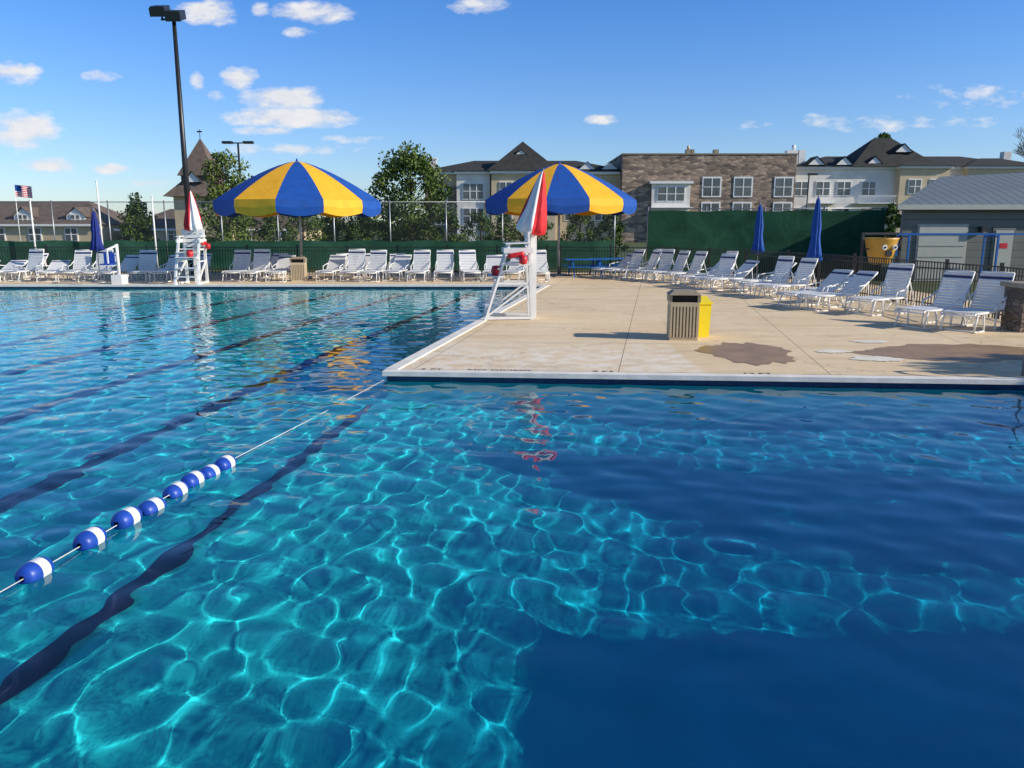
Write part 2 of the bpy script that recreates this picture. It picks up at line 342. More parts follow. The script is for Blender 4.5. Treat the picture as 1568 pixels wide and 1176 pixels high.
# ------------------------------------------------------------------ lounge chairs
def lounge(name,backang=62,L=1.25):
    m=B(); w=.33
    ba=math.radians(backang); bl=.86
    bt=(-math.cos(ba)*bl, .40+math.sin(ba)*bl)
    for s in (-w,w):
        m.path([(0,s,.40),(L*.5,s,.395),(L,s,.39),(L+.08,s,.36)],.021,white)
        m.path([(0,s,.40),(bt[0]*.6,s,.40+(bt[1]-.4)*.6),(bt[0],s,bt[1])],.021,white)
        m.path([(L-.12,s,.39),(L+.02,s*1.04,.03),(L-.1,s*1.04,.018),(L-.42,s*1.04,.018),(L-.38,s,.39)],.018,white)
        m.path([(.28,s,.39),(.34,s*1.04,.02),(.0,s*1.04,.018),(-.2,s*1.04,.018),(-.05,s,.40)],.018,white)
        m.path([(bt[0]*.55,s,.40+(bt[1]-.4)*.55),(-.42,s,.2),(-.2,s,.018)],.014,white)
        m.path([(bt[0]*.45,s*1.06,.40+(bt[1]-.4)*.45),(.1,s*1.1,.60),(.34,s*1.08,.56),(.4,s,.40)],.017,white)
    m.tube((bt[0],-w,bt[1]),(bt[0],w,bt[1]),.021,white); m.tube((L+.08,-w,.36),(L+.08,w,.36),.021,white)
    m.tube((0,-w,.40),(0,w,.40),.018,white); m.tube((L-.1,-w,.018),(L-.1,w,.018),.016,white); m.tube((-.2,-w,.018),(-.2,w,.018),.016,white)
    n=17
    for i in range(n):
        x=.04+i*(L-.02)/n; m.bx(x,x+.05,-w-.012,w+.012,.398,.424,whiteplas)
    n=12
    for i in range(n):
        t0=(.03+i*(bl-.05)/n)/bl; t1=t0+.048/bl
        a=Vector((bt[0]*t0,0,.4+(bt[1]-.4)*t0)); b_=Vector((bt[0]*t1,0,.4+(bt[1]-.4)*t1)); nn=Vector((math.sin(ba),0,math.cos(ba)))*.024
        mt=bandbl if i==n-2 else whiteplas
        q=[a+nn,b_+nn,b_-nn,a-nn]
        y0,y1=-w-.012,w+.012
        P0=[(v.x,y0,v.z) for v in q];P1=[(v.x,y1,v.z) for v in q]
        m.face([P0[0],P1[0],P1[1],P0[1]],mt);m.face([P0[2],P1[2],P1[3],P0[3]],mt);m.face([P0[1],P1[1],P1[2],P0[2]],mt);m.face([P0[3],P1[3],P1[0],P0[0]],mt)
    me=bpy.data.meshes.new(name); me.from_pydata(m.v,[],m.f)
    for q in m.mats: me.materials.append(q)
    me.polygons.foreach_set('material_index',m.m); me.polygons.foreach_set('use_smooth',m.sm); me.update(); return me
LA=lounge('lounge_chair_raised',66); LB=lounge('lounge_chair_reclined',42); LC=lounge('lounge_chair_low',24); LD=lounge('lounge_chair_upright',74)
def chair(me,x,y,ang): put(me,'lounge_chair',(x,y,0),math.radians(ang))
x=-21.6
while x<1.4:
    gap=-13.2<x<-11.4 or -9.0<x<-8.2
    if not gap:
        me_=LC if x<-18.6 and random.random()<.6 else random.choice((LA,LA,LD,LB))
        chair(me_,x,33.2+random.uniform(-.25,.25),-90+random.uniform(-14,14))
    x+=random.uniform(.84,1.05)
for x in (-20.6,-17.6,-14.4,-13.4,-10.9,-10.2,-7.2,-6.4,-4.9): chair(LB,x,34.9+random.uniform(-.2,.2),-90+random.uniform(-12,12))
for x,y,a,k in ((10.35,17.5,213,LA),(9.75,18.0,209,LA),(9.75,20.6,207,LD),(8.95,21.5,198,LB),(8.6,22.2,206,LB),(8.9,25.0,196,LA),(8.5,25.7,205,LD),(7.85,28.2,198,LB),(7.5,28.9,208,LA),(7.3,29.7,192,LB),
                (6.6,32.4,205,LA),(6.2,33.1,211,LD),(5.7,33.7,200,LA),(5.1,34.2,205,LA),(4.7,34.9,208,LB),(7.1,31.6,198,LA),(8.7,27.0,188,LB),(9.6,23.6,212,LC),(8.1,30.6,200,LD),(6.0,34.9,195,LA)):
    chair(k,x,y,a+random.uniform(-7,7))
# ------------------------------------------------------------------ fences
def picket(pts,name,h=1.25):
    m=B()
    for a,b_ in zip(pts,pts[1:]):
        a=Vector((*a,0));b_=Vector((*b_,0));L=(b_-a).length;dd=(b_-a)/L; n=int(L/.125)
        up=Vector((0,0,1))
        for z in (.12,h-.18,h-.02): m.beam(a+up*z,b_+up*z,.03,.03,black)
        for i in range(n+1):
            p=a+dd*(L*i/n); r=.035 if i%18==0 else .011
            m.bx(p.x-r,p.x+r,p.y-r,p.y+r,0,h+(.08 if i%18==0 else 0),black)
    m.obj(name)
picket([(-30,36.6),(2.2,36.9),(7.2,35.6),(10.6,28),(11.6,19.2),(11.5,17.9)],'iron_picket_fence')
def chainf(pts,name,h,sh,smat,z0=.0,step=2.9):
    m=B()
    for a,b_ in zip(pts,pts[1:]):
        a=Vector((*a,0));b_=Vector((*b_,0));L=(b_-a).length;dd=(b_-a)/L;n=max(1,round(L/step)); up=Vector((0,0,1))
        for i in range(n+1): m.tube(a+dd*(L*i/n),a+dd*(L*i/n)+up*(h+.08),.035,grey,8)
        m.tube(a+up*h,b_+up*h,.025,grey,6); m.tube(a+up*.06,b_+up*.06,.02,grey,6)
        nn=Vector((dd.y,-dd.x,0))*.05
        if nn.y>0: nn=-nn
        k=int(L/.35); prev=None
        for i in range(k+1):
            p=a+dd*(L*i/k)+nn*(1.2+.5*math.sin(i*.45)+.3*math.sin(i*.21+1)); top=sh+.03*math.sin(i*.7)
            cur=((p.x,p.y,z0+.03),(p.x,p.y,top))
            if prev: m.face([prev[0],cur[0],cur[1],prev[1]],smat)
            prev=cur
        if h>sh+.3: m.face([a+up*sh,b_+up*sh,b_+up*h,a+up*h],chain)
    m.obj(name)
chainf([(-46,41.5),(5.2,41.5)],'chain_link_fence',3.35,1.42,greenscr)
chainf([(6.3,38.0),(16.8,37.0)],'windscreen_fence',2.95,2.85,greenscr2)
# ------------------------------------------------------------------ big umbrellas
def umbrella(name,x,y,apex,rim,r,rot):
    m=B(); n=12; sub=8; tot=n*sub; val=.62
    zr=rim+val-.08
    prof=[(.01,apex),(.12,apex-.03)]
    K=9
    for i in range(1,K+1):
        t=i/K; prof.append((r*t,apex-(apex-zr)*(t**1.4)))
    def rf(a,j):
        if j<2: return 1
        t=(a%sub)/sub; return 1-.035*math.sin(math.pi*t)*min(1,j/5)
    cols=(bluefab,yelfab)
    Mr=Matrix.Translation((x,y,0))@Matrix.Rotation(rot,4,'Z')
    m.lathe(prof,lambda j,a:cols[(a//sub)%2],tot,Mr,rf,False)
    i=len(m.v)
    for a in range(tot):
        t=2*math.pi*a/tot; u=(a%sub)/sub; rr=r*(1-.035*math.sin(math.pi*u)); dz=val-.13+.13*abs(math.sin(math.pi*u))
        for k_,(rad,z) in enumerate(((rr*1.001,zr),(rr*1.012,zr-dz*.5),(rr*.995,zr-dz))):
            m.v.append(tuple(Mr@Vector((rad*math.cos(t),rad*math.sin(t),z))))
    for a in range(tot):
        b_=(a+1)%tot
        for k_ in (0,1):
            m.f.append((i+a*3+k_,i+a*3+k_+1,i+b_*3+k_+1,i+b_*3+k_)); m.m.append(m.mi(cols[(a//sub)%2])); m.sm.append(False)
    m.tube((x,y,0),(x,y,apex-.05),.055,grey,12); m.tube((x,y,0),(x,y,.08),.4,grey,20); m.tube((x,y,apex-.05),(x,y,apex+.1),.07,bluefab,10,.02)
    for k_ in range(n):
        t=2*math.pi*k_/n+rot; m.tube((x,y,apex-.55),(x+r*.98*math.cos(t),y+r*.98*math.sin(t),zr-.03),.015,grey,5)
    return m.obj(name)
umbrella('striped_umbrella',-8.8,34.0,4.78,2.62,3.36,math.radians(-90))
umbrella('striped_umbrella',2.06,36.0,4.82,2.72,3.34,math.radians(-90-12))
def closed(name,x,y,z0,z1,mt):
    m=B(); n=32
    h=z1-z0
    prof=[(.02,z1),(.06,z1-.05*h),(.10,z1-.25*h),(.13,z1-.45*h),(.12,z1-.6*h),(.17,z1-.8*h),(.22,z1-.97*h),(.05,z0)]
    m.lathe(prof,lambda j,a:mt,n,None,lambda a,j:1+(.28*math.cos(a/n*2*math.pi*8+j*.5))*(j>0))
    m.tube((0,0,0),(0,0,z1+.12),.025,grey,8); m.lathe([(.0,.09),(.1,.09),(.28,.05),(.3,0.001)],lambda j,a:grey,20)
    return m.obj(name,(x,y,0))
closed('closed_umbrella',10.3,27.7,.95,3.12,bluefab)
closed('closed_umbrella',9.6,31.8,1.1,3.0,bluefab)
closed('closed_umbrella',-16.2,31.8,1.2,2.75,navyfab)
# ------------------------------------------------------------------ lifeguard chairs (front faces -X)
def guard(name,x,y,rz,leanx=.3):
    m=B(); W=.38
    for s in (-W,W):
        m.beam((-.6,s*1.15,.0),(-.02,s,1.78),.09,.05,white)
        m.beam((.5,s,0),(.42,s,2.05),.10,.05,white)
        m.beam((-.62,s*1.15,.05),(.55,s,.05),.10,.06,white)
        m.beam((-.3,s*1.1,.86),(.46,s*1.0,.86),.07,.04,white)
        m.beam((-.55,s*1.15,.1),(.45,s*1.02,.84),.06,.04,white)
        m.beam((-.16,s*1.12,1.62),(.52,s*1.12,1.62),.05,.12,white)
        m.beam((-.14,s*1.06,1.30),(.5,s*1.06,1.30),.09,.05,white)
        m.beam((-.12,s*1.08,1.78),(.46,s*1.08,1.80),.13,.03,white)
    for i in range(6): m.bx(-.13+i*.1,-.045+i*.1,-W-.04,W+.04,1.30,1.33,white)
    for z in (1.45,1.62,1.79,1.95): m.beam((.40,-W,z),(.40,W,z),.03,.13,white)
    for z in (.3,.62,.94,1.2):
        t=z/1.78; xx=-.6+.58*t-.03; m.bx(xx-.06,xx+.06,-W*1.15,W*1.15,z-.02,z+.02,white)
    m.bx(-.5,-.14,-W*1.05,W*1.05,1.0,1.03,white)
    m.bx(.5,.64,-.1,.1,0,2.22,white); m.bx(.46,.70,-.14,.14,2.0,2.05,white)
    M=Matrix.Translation((.12,-W-.12,1.52))@Matrix.Rotation(math.radians(80),4,'Y')
    m.lathe([(.001,-.2),(.05,-.19),(.06,-.12),(.06,.12),(.05,.19),(.001,.2)],lambda j,a:redpl,14,M)
    M=Matrix.Translation((-.32,-.1,1.14)); m.lathe([(.001,-.13),(.1,-.11),(.13,0),(.1,.11),(.001,.13)],lambda j,a:redpl,14,M)
    M=Matrix.Translation((.28,-W-.2,1.42)); m.lathe([(.001,-.12),(.09,-.09),(.1,0),(.09,.08),(.001,.1)],lambda j,a:redpl,12,M)
    p=Vector((.5,0,2.05)); q=Vector((.5+leanx,0,3.5)); m.tube(p-(q-p)*.15,q,.02,grey,8)
    M=Matrix.Translation(p)@(q-p).to_track_quat('Z','Y').to_matrix().to_4x4(); n=32
    m.lathe([(.16,-.06),(.30,.0),(.30,.16),(.25,.42),(.19,.75),(.12,1.1),(.05,1.36),(.005,1.45)],lambda j,a:(whitefab if (a//8)%2 else redfab),n,M,lambda a,j:1+(.24*math.cos(a/n*2*math.pi*8+j*.5)),True)
    return m.obj(name,(x,y,0),rz)
guard('lifeguard_chair',-.06,19.35,math.radians(4))
guard('lifeguard_chair',-12.2,30.85,math.radians(90),-.05)
# ------------------------------------------------------------------ trash cans
def trash(name,x,y,rz,sc=1):
    m=B(); w=.27
    m.bx(-w+.03,w-.03,-w+.03,w-.03,.05,.72,dtan); m.bx(-w,w,-w,w,0,.07,tanpl); m.bx(-w-.005,w+.005,-w-.005,w+.005,.66,.74,tanpl)
    for i in range(9):
        a=-w+.02+i*(2*w-.04)/8
        for s in (-1,1):
            m.bx(a-.018,a+.018,s*w-.012,s*w+.012,.07,.66,tanpl); m.bx(s*w-.012,s*w+.012,a-.018,a+.018,.07,.66,tanpl)
    for sx_ in (-1,1): m.bx(sx_*w-.03,sx_*w+.03,-w,w,.74,.88,dtan)
    m.bx(-w+.03,w-.03,-.02,w,.74,.88,dtan); m.bx(-w+.03,w-.03,-w+.06,-.02,.742,.86,dark)
    a=[(-w-.04,-w-.04,.88),(w+.04,-w-.04,.88),(w+.04,w+.04,.88),(-w-.04,w+.04,.88)]; t=[(-w+.06,-w+.06,.96),(w-.06,-w+.06,.96),(w-.06,w-.06,.96),(-w+.06,w-.06,.96)]
    m.face(t,dtan); m.face(a[::-1],dtan)
    for i in range(4): j=(i+1)%4; m.face([a[i],a[j],t[j],t[i]],dtan)
    m.obj(name,(x,y,0),rz,sc)
trash('trash_can',3.36,15.75,math.radians(-6)); trash('trash_can',-8.55,32.5,.1)
m=B()
a=.17
lo=[(-a*.85,-a*.85,0),(a*.85,-a*.85,0),(a*.85,a*.85,0),(-a*.85,a*.85,0)];hi=[(-a,-a,.66),(a,-a,.66),(a,a,.66),(-a,a,.66)]
for i in range(4): j=(i+1)%4; m.face([lo[i],lo[j],hi[j],hi[i]],yelpl)
m.bx(-a-.02,a+.02,-a-.02,a+.02,.66,.7,yelpl); m.face([(-a,-a,.70),(a,-a,.70),(a,a,.80),(-a,a,.80)],yelpl); m.bx(-a,a,a-.02,a,.70,.80,yelpl)
m.face([(-a,-a,.7),(-a,a,.8),(-a,a,.7)],yelpl); m.face([(a,-a,.7),(a,a,.7),(a,a,.8)],yelpl)
m.obj('yellow_recycling_bin',(3.78,16.1,0),.1)
def ptable(x,y,rz):
    m=B(); m.bx(-.9,.9,-.38,.38,.72,.76,bluetab)
    for s in (-1,1):
        m.bx(-.9,.9,s*.72-.14,s*.72+.14,.43,.46,bluetab)
        for e in (-.6,.6): m.beam((e,s*.75,0),(e,s*.25,.72),.05,.05,bluetab)
    for e in (-.6,.6): m.beam((e,-.75,.41),(e,.75,.41),.05,.05,bluetab)
    m.obj('picnic_table',(x,y,0),rz)
ptable(3.2,35.4,.1); ptable(4.3,36.2,.3)
m=B(); m.bx(-.2,.2,-.25,.25,0,.35,white); m.tube((0,0,.3),(0,0,1.5),.06,white,10); m.beam((0,0,1.45),(-.1,-.6,1.3),.06,.06,white); m.bx(-.28,.12,-.85,-.5,.75,.8,bluepl); m.bx(-.28,.12,-.5,-.46,.75,1.2,bluepl); m.beam((-.08,-.6,.8),(-.08,-.6,1.32),.05,.05,white)
m.obj('pool_lift',(-15.0,30.9,0))
m=B()
for s in (0,.5): m.path([(s,0,0),(s,0,.75),(s,-.12,.87),(s,-.32,.84),(s,-.42,.7),(s,-.45,-.3)],.024,grey,10)
m.obj('pool_ladder_rail',(7.6,11.75,0))
# ------------------------------------------------------------------ pier, shed
m=B(); m.bx(-.35,.35,-.35,.35,0,.92,pierstone); m.bx(-.42,.42,-.42,.42,.92,1.02,mat('pier_cap',(.3,.26,.2),.8,.15,8,0,.3))
m.obj('stone_pier',(10.95,17.0,0))
m=B()
gp=mat('garage_door_panel',(.42,.43,.38),.5,.05,4)
Q=[(15.5,32.5),(31,32.5),(36,43),(20.4,43)]
for i in range(4):
    j=(i+1)%4; m.face([(*Q[i],0),(*Q[j],0),(*Q[j],2.95),(*Q[i],2.95)],greysid)
E=[(15.05,32.1),(31.4,32.1),(36.4,43.3),(20.3,43.3)]; ra=(18.9,36.6,4.3); rb_=(31,37.6,4.9); E3=[(*e,2.96) for e in E]
m.face([E3[0],E3[1],rb_,ra],metalroof); m.face([E3[2],E3[3],ra,rb_],metalroof); m.face([E3[3],E3[0],ra],metalroof); m.face([E3[1],E3[2],rb_],metalroof); m.face(E3[::-1],greysid)
m.bx(15.04,31.4,32.04,32.09,2.8,2.99,gp)
x0,y0=15.5,32.5
m.bx(x0+.6,x0+2.6,y0-.05,y0+.02,0,2.25,gp)
for i in range(5): m.bx(x0+.66,x0+2.54,y0-.08,y0-.05,.1+i*.43,.1+i*.43+.38,gp)
m.bx(x0+3.6,x0+4.5,y0-.06,y0+.02,0,2.1,greysid); m.bx(x0+3.7,x0+4.4,y0-.09,y0-.06,.05,2.0,gp); m.bx(x0+3.9,x0+4.2,y0-.1,y0-.09,1.3,1.5,redpl)
m.bx(x0+3.0,x0+3.3,y0-.3,y0-.02,1.95,2.15,black)
m.obj('storage_shed')
m=B()
for xx in (0,3.2,6.4,9.6):
    m.beam((xx,0,0),(xx,0,1.85),.06,.06,bluetab)
    m.beam((xx,.9,0),(xx,.9,1.85),.06,.06,bluetab); m.beam((xx,0,1.8),(xx,.9,1.8),.05,.05,bluetab)
m.beam((-.4,0,1.88),(10,0,1.88),.06,.06,bluetab); m.beam((-.4,.9,1.88),(10,.9,1.88),.06,.06,bluetab)
m.obj('blue_pipe_frame',(14.4,29.6,0),-.02)
m=B()
M=Matrix.Translation((0,0,1.25))
m.lathe([(.28,-.45),(.36,-.42),(.5,.1),(.56,.42),(.6,.5),(.52,.5),(.3,-.3)],lambda j,a:orange,24,M)
m.lathe([(.3,-.46),(.001,-.47)],lambda j,a:orange,24,M)
for s in (-.75,.75): m.beam((s,0,0),(s,0,1.9),.08,.08,black)
m.tube((-.75,0,1.35),(.75,0,1.35),.03,black)
m.beam((-.8,0,1.9),(.8,0,1.9),.08,.08,black)
for s in (-.2,.2): m.tube((s,-.5,1.42),(s,-.56,1.42),.09,white,14); m.tube((s,-.55,1.42),(s,-.58,1.42),.045,black,10)
m.tube((0,-.47,1.2),(0,-.52,1.2),.13,black,14)
m.obj('tipping_bucket',(13.5,29.8,0),.15)
# ------------------------------------------------------------------ lamps, poles, flag
m=B(); m.tube((0,0,0),(0,0,10.9),.15,black,10,.085); m.beam((-.55,0,10.95),(.35,0,10.95),.07,.07,black)
for s,dz in ((-.5,.14),(.15,-.05)):
    M=Matrix.Translation((s,-.1,11.15+dz))@Matrix.Rotation(math.radians(18),4,'X')
    m.bx(-.3,.3,-.4,.32,-.18,.18,black,M); m.bx(-.25,.25,-.36,.28,-.2,-.18,glass,M); m.bx(-.33,.33,-.44,-.40,-.22,.12,black,M)
m.tube((-.5,0,10.9),(-.5,0,11.2),.04,black); m.tube((.15,0,10.9),(.15,0,11.1),.04,black)
m.obj('flood_light_pole',(-14.65,37.2,0))
m=B(); m.tube((0,0,0),(0,0,8.0),.12,black,8,.07); m.beam((-.8,0,8),(.8,0,8),.08,.08,black)
for s in (-.75,.75): m.bx(s-.35,s+.35,-.2,.2,7.95,8.12,black)
m.obj('street_lamp',(-19.7,60,0))
m=B(); m.tube((0,0,0),(0,0,6.4),.08,black,8,.06); m.bx(-.1,.7,-.15,.15,6.35,6.5,black); m.obj('street_lamp',(25.1,70,0))
for x,y,h in ((-17.05,39,3.5),(-20.6,41,4.3),(-24.0,41.0,3.4)):
    m=B(); m.tube((0,0,0),(0,0,h),.05,white,8,.035); m.lathe([(.0,h+.08),(.05,h+.05),(.05,h),(.0,h-.02)],lambda j,a:white,10); m.obj('white_pole',(x,y,0))
m=B(); m.tube((0,0,0),(0,0,6.2),.05,white,8,.03)
for i in range(13):
    for k_ in range(12):
        if i>=6 and k_<5: mt=bluefab
        else: mt=redfab if i%2==0 else whitefab
        f=lambda k,z:(.04+k*.14,.09*math.sin(k*.9),z-.015*k)
        z0=4.95+i*.085
        m.face([f(k_,z0),f(k_+1,z0),f(k_+1,z0+.085),f(k_,z0+.085)],mt)
m.obj('flag_pole',(-48.2,80,0))
# ------------------------------------------------------------------ background buildings
def win(m,x,z,w,h,y,mull=1,fr=.12):
    m.bx(x-w/2-fr,x+w/2+fr,y-.10,y+.02,z-h/2-fr,z+h/2+fr,white)
    m.bx(x-w/2,x+w/2,y-.13,y-.10,z-h/2,z+h/2,glass)
    for i in range(mull): 
        xx=x-w/2+w*(i+1)/(mull+1); m.bx(xx-.06,xx+.06,y-.17,y-.13,z-h/2,z+h/2,white)
    m.bx(x-w/2,x+w/2,y-.165,y-.13,z-.04,z+.04,white)
def gable(m,x,y,z,w,h,d=2.5):
    m.face([(x-w/2,y,z),(x+w/2,y,z),(x,y,z+h)],white)
    o=.15; A=(x-w/2-o,y-.15,z-.08);C=(x+w/2+o,y-.15,z-.08);T=(x,y-.15,z+h+.12)
    m.face([A,T,(x,y+d,z+h+.12),(x-w/2-o,y+d,z-.08)],shingle); m.face([T,C,(x+w/2+o,y+d,z-.08),(x,y+d,z+h+.12)],shingle)
m=B(); Y0=110
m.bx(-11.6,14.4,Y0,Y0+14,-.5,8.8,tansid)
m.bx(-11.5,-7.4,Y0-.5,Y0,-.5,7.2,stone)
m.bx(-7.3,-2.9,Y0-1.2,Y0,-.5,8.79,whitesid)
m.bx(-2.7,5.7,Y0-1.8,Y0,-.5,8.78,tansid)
m.bx(-12.2,14.3,Y0-.5,Y0-.02,8.81,9.15,white); m.bx(-7.6,-2.8,Y0-1.6,Y0-.5,8.8,9.1,white); m.bx(-2.9,5.9,Y0-2.2,Y0-.5,8.8,9.14,white)
m.hip(-12.3,16,Y0-.7,Y0+14.5,9.16,11.1,7,shingle)
m.hip(-3.3,6.2,Y0-2.5,Y0+8,9.17,13.3,4.74,shingle)
m.hip(-7.9,-2.6,Y0-1.9,Y0+8,9.165,10.2,2.5,shingle)
gable(m,1.2,Y0+.4,10.9,2.6,1.1)
for x in (-5.1,): 
    for z in (6.6,3.4): win(m,x,z,2.6,1.9,Y0-1.2,2)
for x in (-9.4,):
    for z in (6.0,3.2): win(m,x,z,1.5,1.6,Y0-.5)
for x in (-.8,3.6,):
    for z in (6.8,3.8): win(m,x,z,1.5,1.8,Y0-1.8)
for x in (8,12):
    for z in (6.8,3.8): win(m,x,z,1.7,1.8,Y0)
gable(m,10,Y0+.2,9.5,2.2,.9); gable(m,13,Y0+.2,9.5,2.2,.9)
m.bx(-11.2,-10.2,Y0+2,Y0+3,9,10.9,whitesid); m.bx(-11.3,-10.1,Y0+1.9,Y0+3.1,10.9,11.1,white)
m.bx(14.4,37,Y0-2.0,Y0+12,-.5,11.2,stone); m.bx(14.3,37.1,Y0-2.1,Y0+12.1,11.2,11.36,dtan)
m.bx(18.2,23.2,Y0-2.6,Y0-2.0,-.5,7.5,whitesid); m.bx(17.9,23.5,Y0-3.0,Y0-2.0,7.5,7.8,white)
for z in (6.2,3.2): win(m,20.7,z,3.4,1.7,Y0-2.6,2)
m.bx(18.0,23.4,Y0-3.8,Y0-2.6,4.4,4.5,white)
for x in (26.1,30.2,35.5):
    for z,h in ((7.1,2.2),(4.0,2.0)): win(m,x,z,2.1,h,Y0-2.0,1,.2)
    win(m,x,1.2,2.1,1.8,Y0-2.0,1)
for x,w_ in ((23.8,.35),(24.3,.25),(27.5,.3),(37.8,.8),(39,.5)):
    m.bx(x-w_,x+w_,Y0+2,Y0+3,9.5,12.1 if x>37 else 12.2,white if x>37 else dtan)
m.tube((38,Y0+2.5,12.1),(38,Y0+2.5,12.8),.25,white,10); m.tube((23.8,Y0+2.5,12.2),(23.8,Y0+2.5,12.7),.2,tanpl,8)
m.bx(37.001,68,Y0+.3,Y0+14,-.5,9.5,whitesid)
m.bx(51,57.5,Y0-1.2,Y0+.3,-.5,9.49,tansid); m.bx(60,68,Y0-.8,Y0+.3,-.5,9.48,tansid)
m.bx(37.2,69,Y0-.1,Y0+.28,9.51,9.8,white); m.bx(50.8,57.7,Y0-1.6,Y0-.1,9.5,9.79,white); m.bx(59.8,69,Y0-1.2,Y0-.1,9.5,9.78,white)
m.hip(37.1,70,Y0-.3,Y0+14.5,9.81,11.7,7,shingle); m.hip(44.8,56.5,Y0-.6,Y0+9,9.82,13.9,4.7,shingle)
m.hip(50.5,58,Y0-1.9,Y0+7,9.815,11.2,3.6,shingle); m.hip(59.5,70,Y0-1.5,Y0+7,9.825,11.1,4,shingle)
for x in (40.3,44,48): gable(m,x,Y0-.1,10.05,2.2,1.0)
gable(m,52.3,Y0+1.2,11.8,2.2,1.0)
for x in (38.6,41.5,44.3,47.6): 
    for z in (7.0,3.6): win(m,x,z,1.7,1.7,Y0+.3,1)
for x in (53,55.8,61.2,63.4,66): 
    for z in (7.2,3.8): win(m,x,z,1.5,1.7,Y0-1.2 if x<58 else Y0-.8,1)
for x0_,x1_ in ((39.8,43.2),(45.6,50.6)):
    m.bx(x0_,x1_,Y0-1.6,Y0+.3,5.0,5.12,white); m.bx(x0_,x1_,Y0-1.6,Y0-1.54,5.95,6.03,white)
    for k_ in range(int((x1_-x0_)/.25)): m.bx(x0_+k_*.25,x0_+k_*.25+.04,Y0-1.6,Y0-1.56,5.12,5.95,white)
m.bx(66.8,67.8,Y0+3,Y0+4,10,12,whitesid)
m.obj('apartment_building')
def house(name,x,y,w,d,ev,rd,wall_,roof,dorm=(),ins=3):
    m=B(); m.bx(x-w/2,x+w/2,y,y+d,-.5,ev,wall_); m.hip(x-w/2-.5,x+w/2+.5,y-.5,y+d+.5,ev+.01,rd,ins,roof)
    m.bx(x-w/2-.52,x+w/2+.52,y-.56,y-.51,ev-.2,ev+.03,white)
    for dx in dorm:
        z=ev+.25
        m.bx(x+dx-1,x+dx+1,y+.6,y+4,ev,z+.7,white)
        m.face([(x+dx-1,y+.59,z+.7),(x+dx+1,y+.59,z+.7),(x+dx,y+.59,z+1.5)],white)
        o_=.3;A=(x+dx-1-o_,y+.4,z+.55);C=(x+dx+1+o_,y+.4,z+.55);T=(x+dx,y+.4,z+1.65)
        m.face([A,T,(x+dx,y+5,z+1.65),(x+dx-1-o_,y+5,z+.55)],roof); m.face([T,C,(x+dx+1+o_,y+5,z+.55),(x+dx,y+5,z+1.65)],roof)
        win(m,x+dx,z+.3,.9,.9,y+.6)
    for k_ in range(int(w/4)): win(m,x-w/2+2+k_*4,1.2,1.2,1.3,y)
    m.obj(name)
house('shingled_house',-58,90,25,11,2.3,4.95,tansid,shinglebr,(4.0,9.8),4)
house('shingled_house',-34,92,20,11,1.8,4.1,tansid,shinglebr,(),4)
m=B(); cx,cy=-33.6,90
m.bx(cx-2.4,cx+2.4,cy-2.4,cy+2.4,-.5,5.2,tansid); m.hip(cx-3.2,cx+3.2,cy-3.2,cy+3.2,5.2,8.6,3.19,shinglebr)
m.hip(cx-2.0,cx+2.0,cy-2.0,cy+2.0,7.4,11.4,1.99,shinglebr); m.bx(cx-1.7,cx+1.7,cy-1.7,cy+1.7,5.5,7.39,shinglebr)
gable(m,cx-.3,cy-2.3,6.7,1.7,1.0,2)
m.tube((cx,cy,11.2),(cx,cy,12.3),.04,black,6); m.bx(cx-.3,cx+.25,cy-.02,cy+.02,12.0,12.15,black)
m.obj('cupola_tower')
m=B(); m.bx(13.8,23,-16,2.2,0,5.6,tansid); m.hip(13.3,23.5,-16.5,2.55,5.61,7.6,4,shinglebr,'y')  # added off-frame building, placed and sized to shade the near pool
m.bx(13.7,13.8,-4,-3,0,2.1,white); m.bx(13.7,13.8,-9,-7.8,0,2.1,white); m.bx(13.7,13.8,-1.6,.4,1.2,2.4,glass)
m.obj('added_shade_house')
# ------------------------------------------------------------------ trees
def leafmat(name,a,b_):
    m,nt,b=newmat(name); tc=N(nt,'ShaderNodeTexCoord'); no=N(nt,'ShaderNodeTexNoise',inp={'Scale':1.6,'Detail':4}); nt.links.new(tc.outputs['Object'],no.inputs[0])
    r=N(nt,'ShaderNodeMapRange',inp={1:.35,2:.65}); nt.links.new(no.outputs[0],r.inputs[0])
    nt.links.new(mixc(nt,r.outputs[0],a,b_),b.inputs['Base Color']); b.inputs['Roughness'].default_value=.6; b.inputs['Specular IOR Level'].default_value=.25
    return m
leafA=leafmat('leaf_green',(.05,.10,.014),(.12,.17,.03)); leafB=leafmat('leaf_dark',(.022,.055,.012),(.05,.09,.02)); leafC=leafmat('leaf_light',(.10,.16,.03),(.18,.22,.05))
def leaves(m,c,r,n,s,mt,flat=.8):
    k=m.mi(mt)
    for _ in range(n):
        while True:
            p=np.random.uniform(-1,1,3)
            if p@p<1: break
        q=c+p*np.array([r,r,r*flat]); a=np.random.normal(size=3); a/=np.linalg.norm(a); b_=np.cross(a,np.random.normal(size=3)); b_/=np.linalg.norm(b_); ss=s*np.random.uniform(.6,1.3)
        i=len(m.v)
        m.v+=[tuple(q-a*ss),tuple(q+b_*ss*.5),tuple(q+a*ss),tuple(q-b_*ss*.5)]
        m.f.append((i,i+1,i+2,i+3)); m.m.append(k); m.sm.append(False)
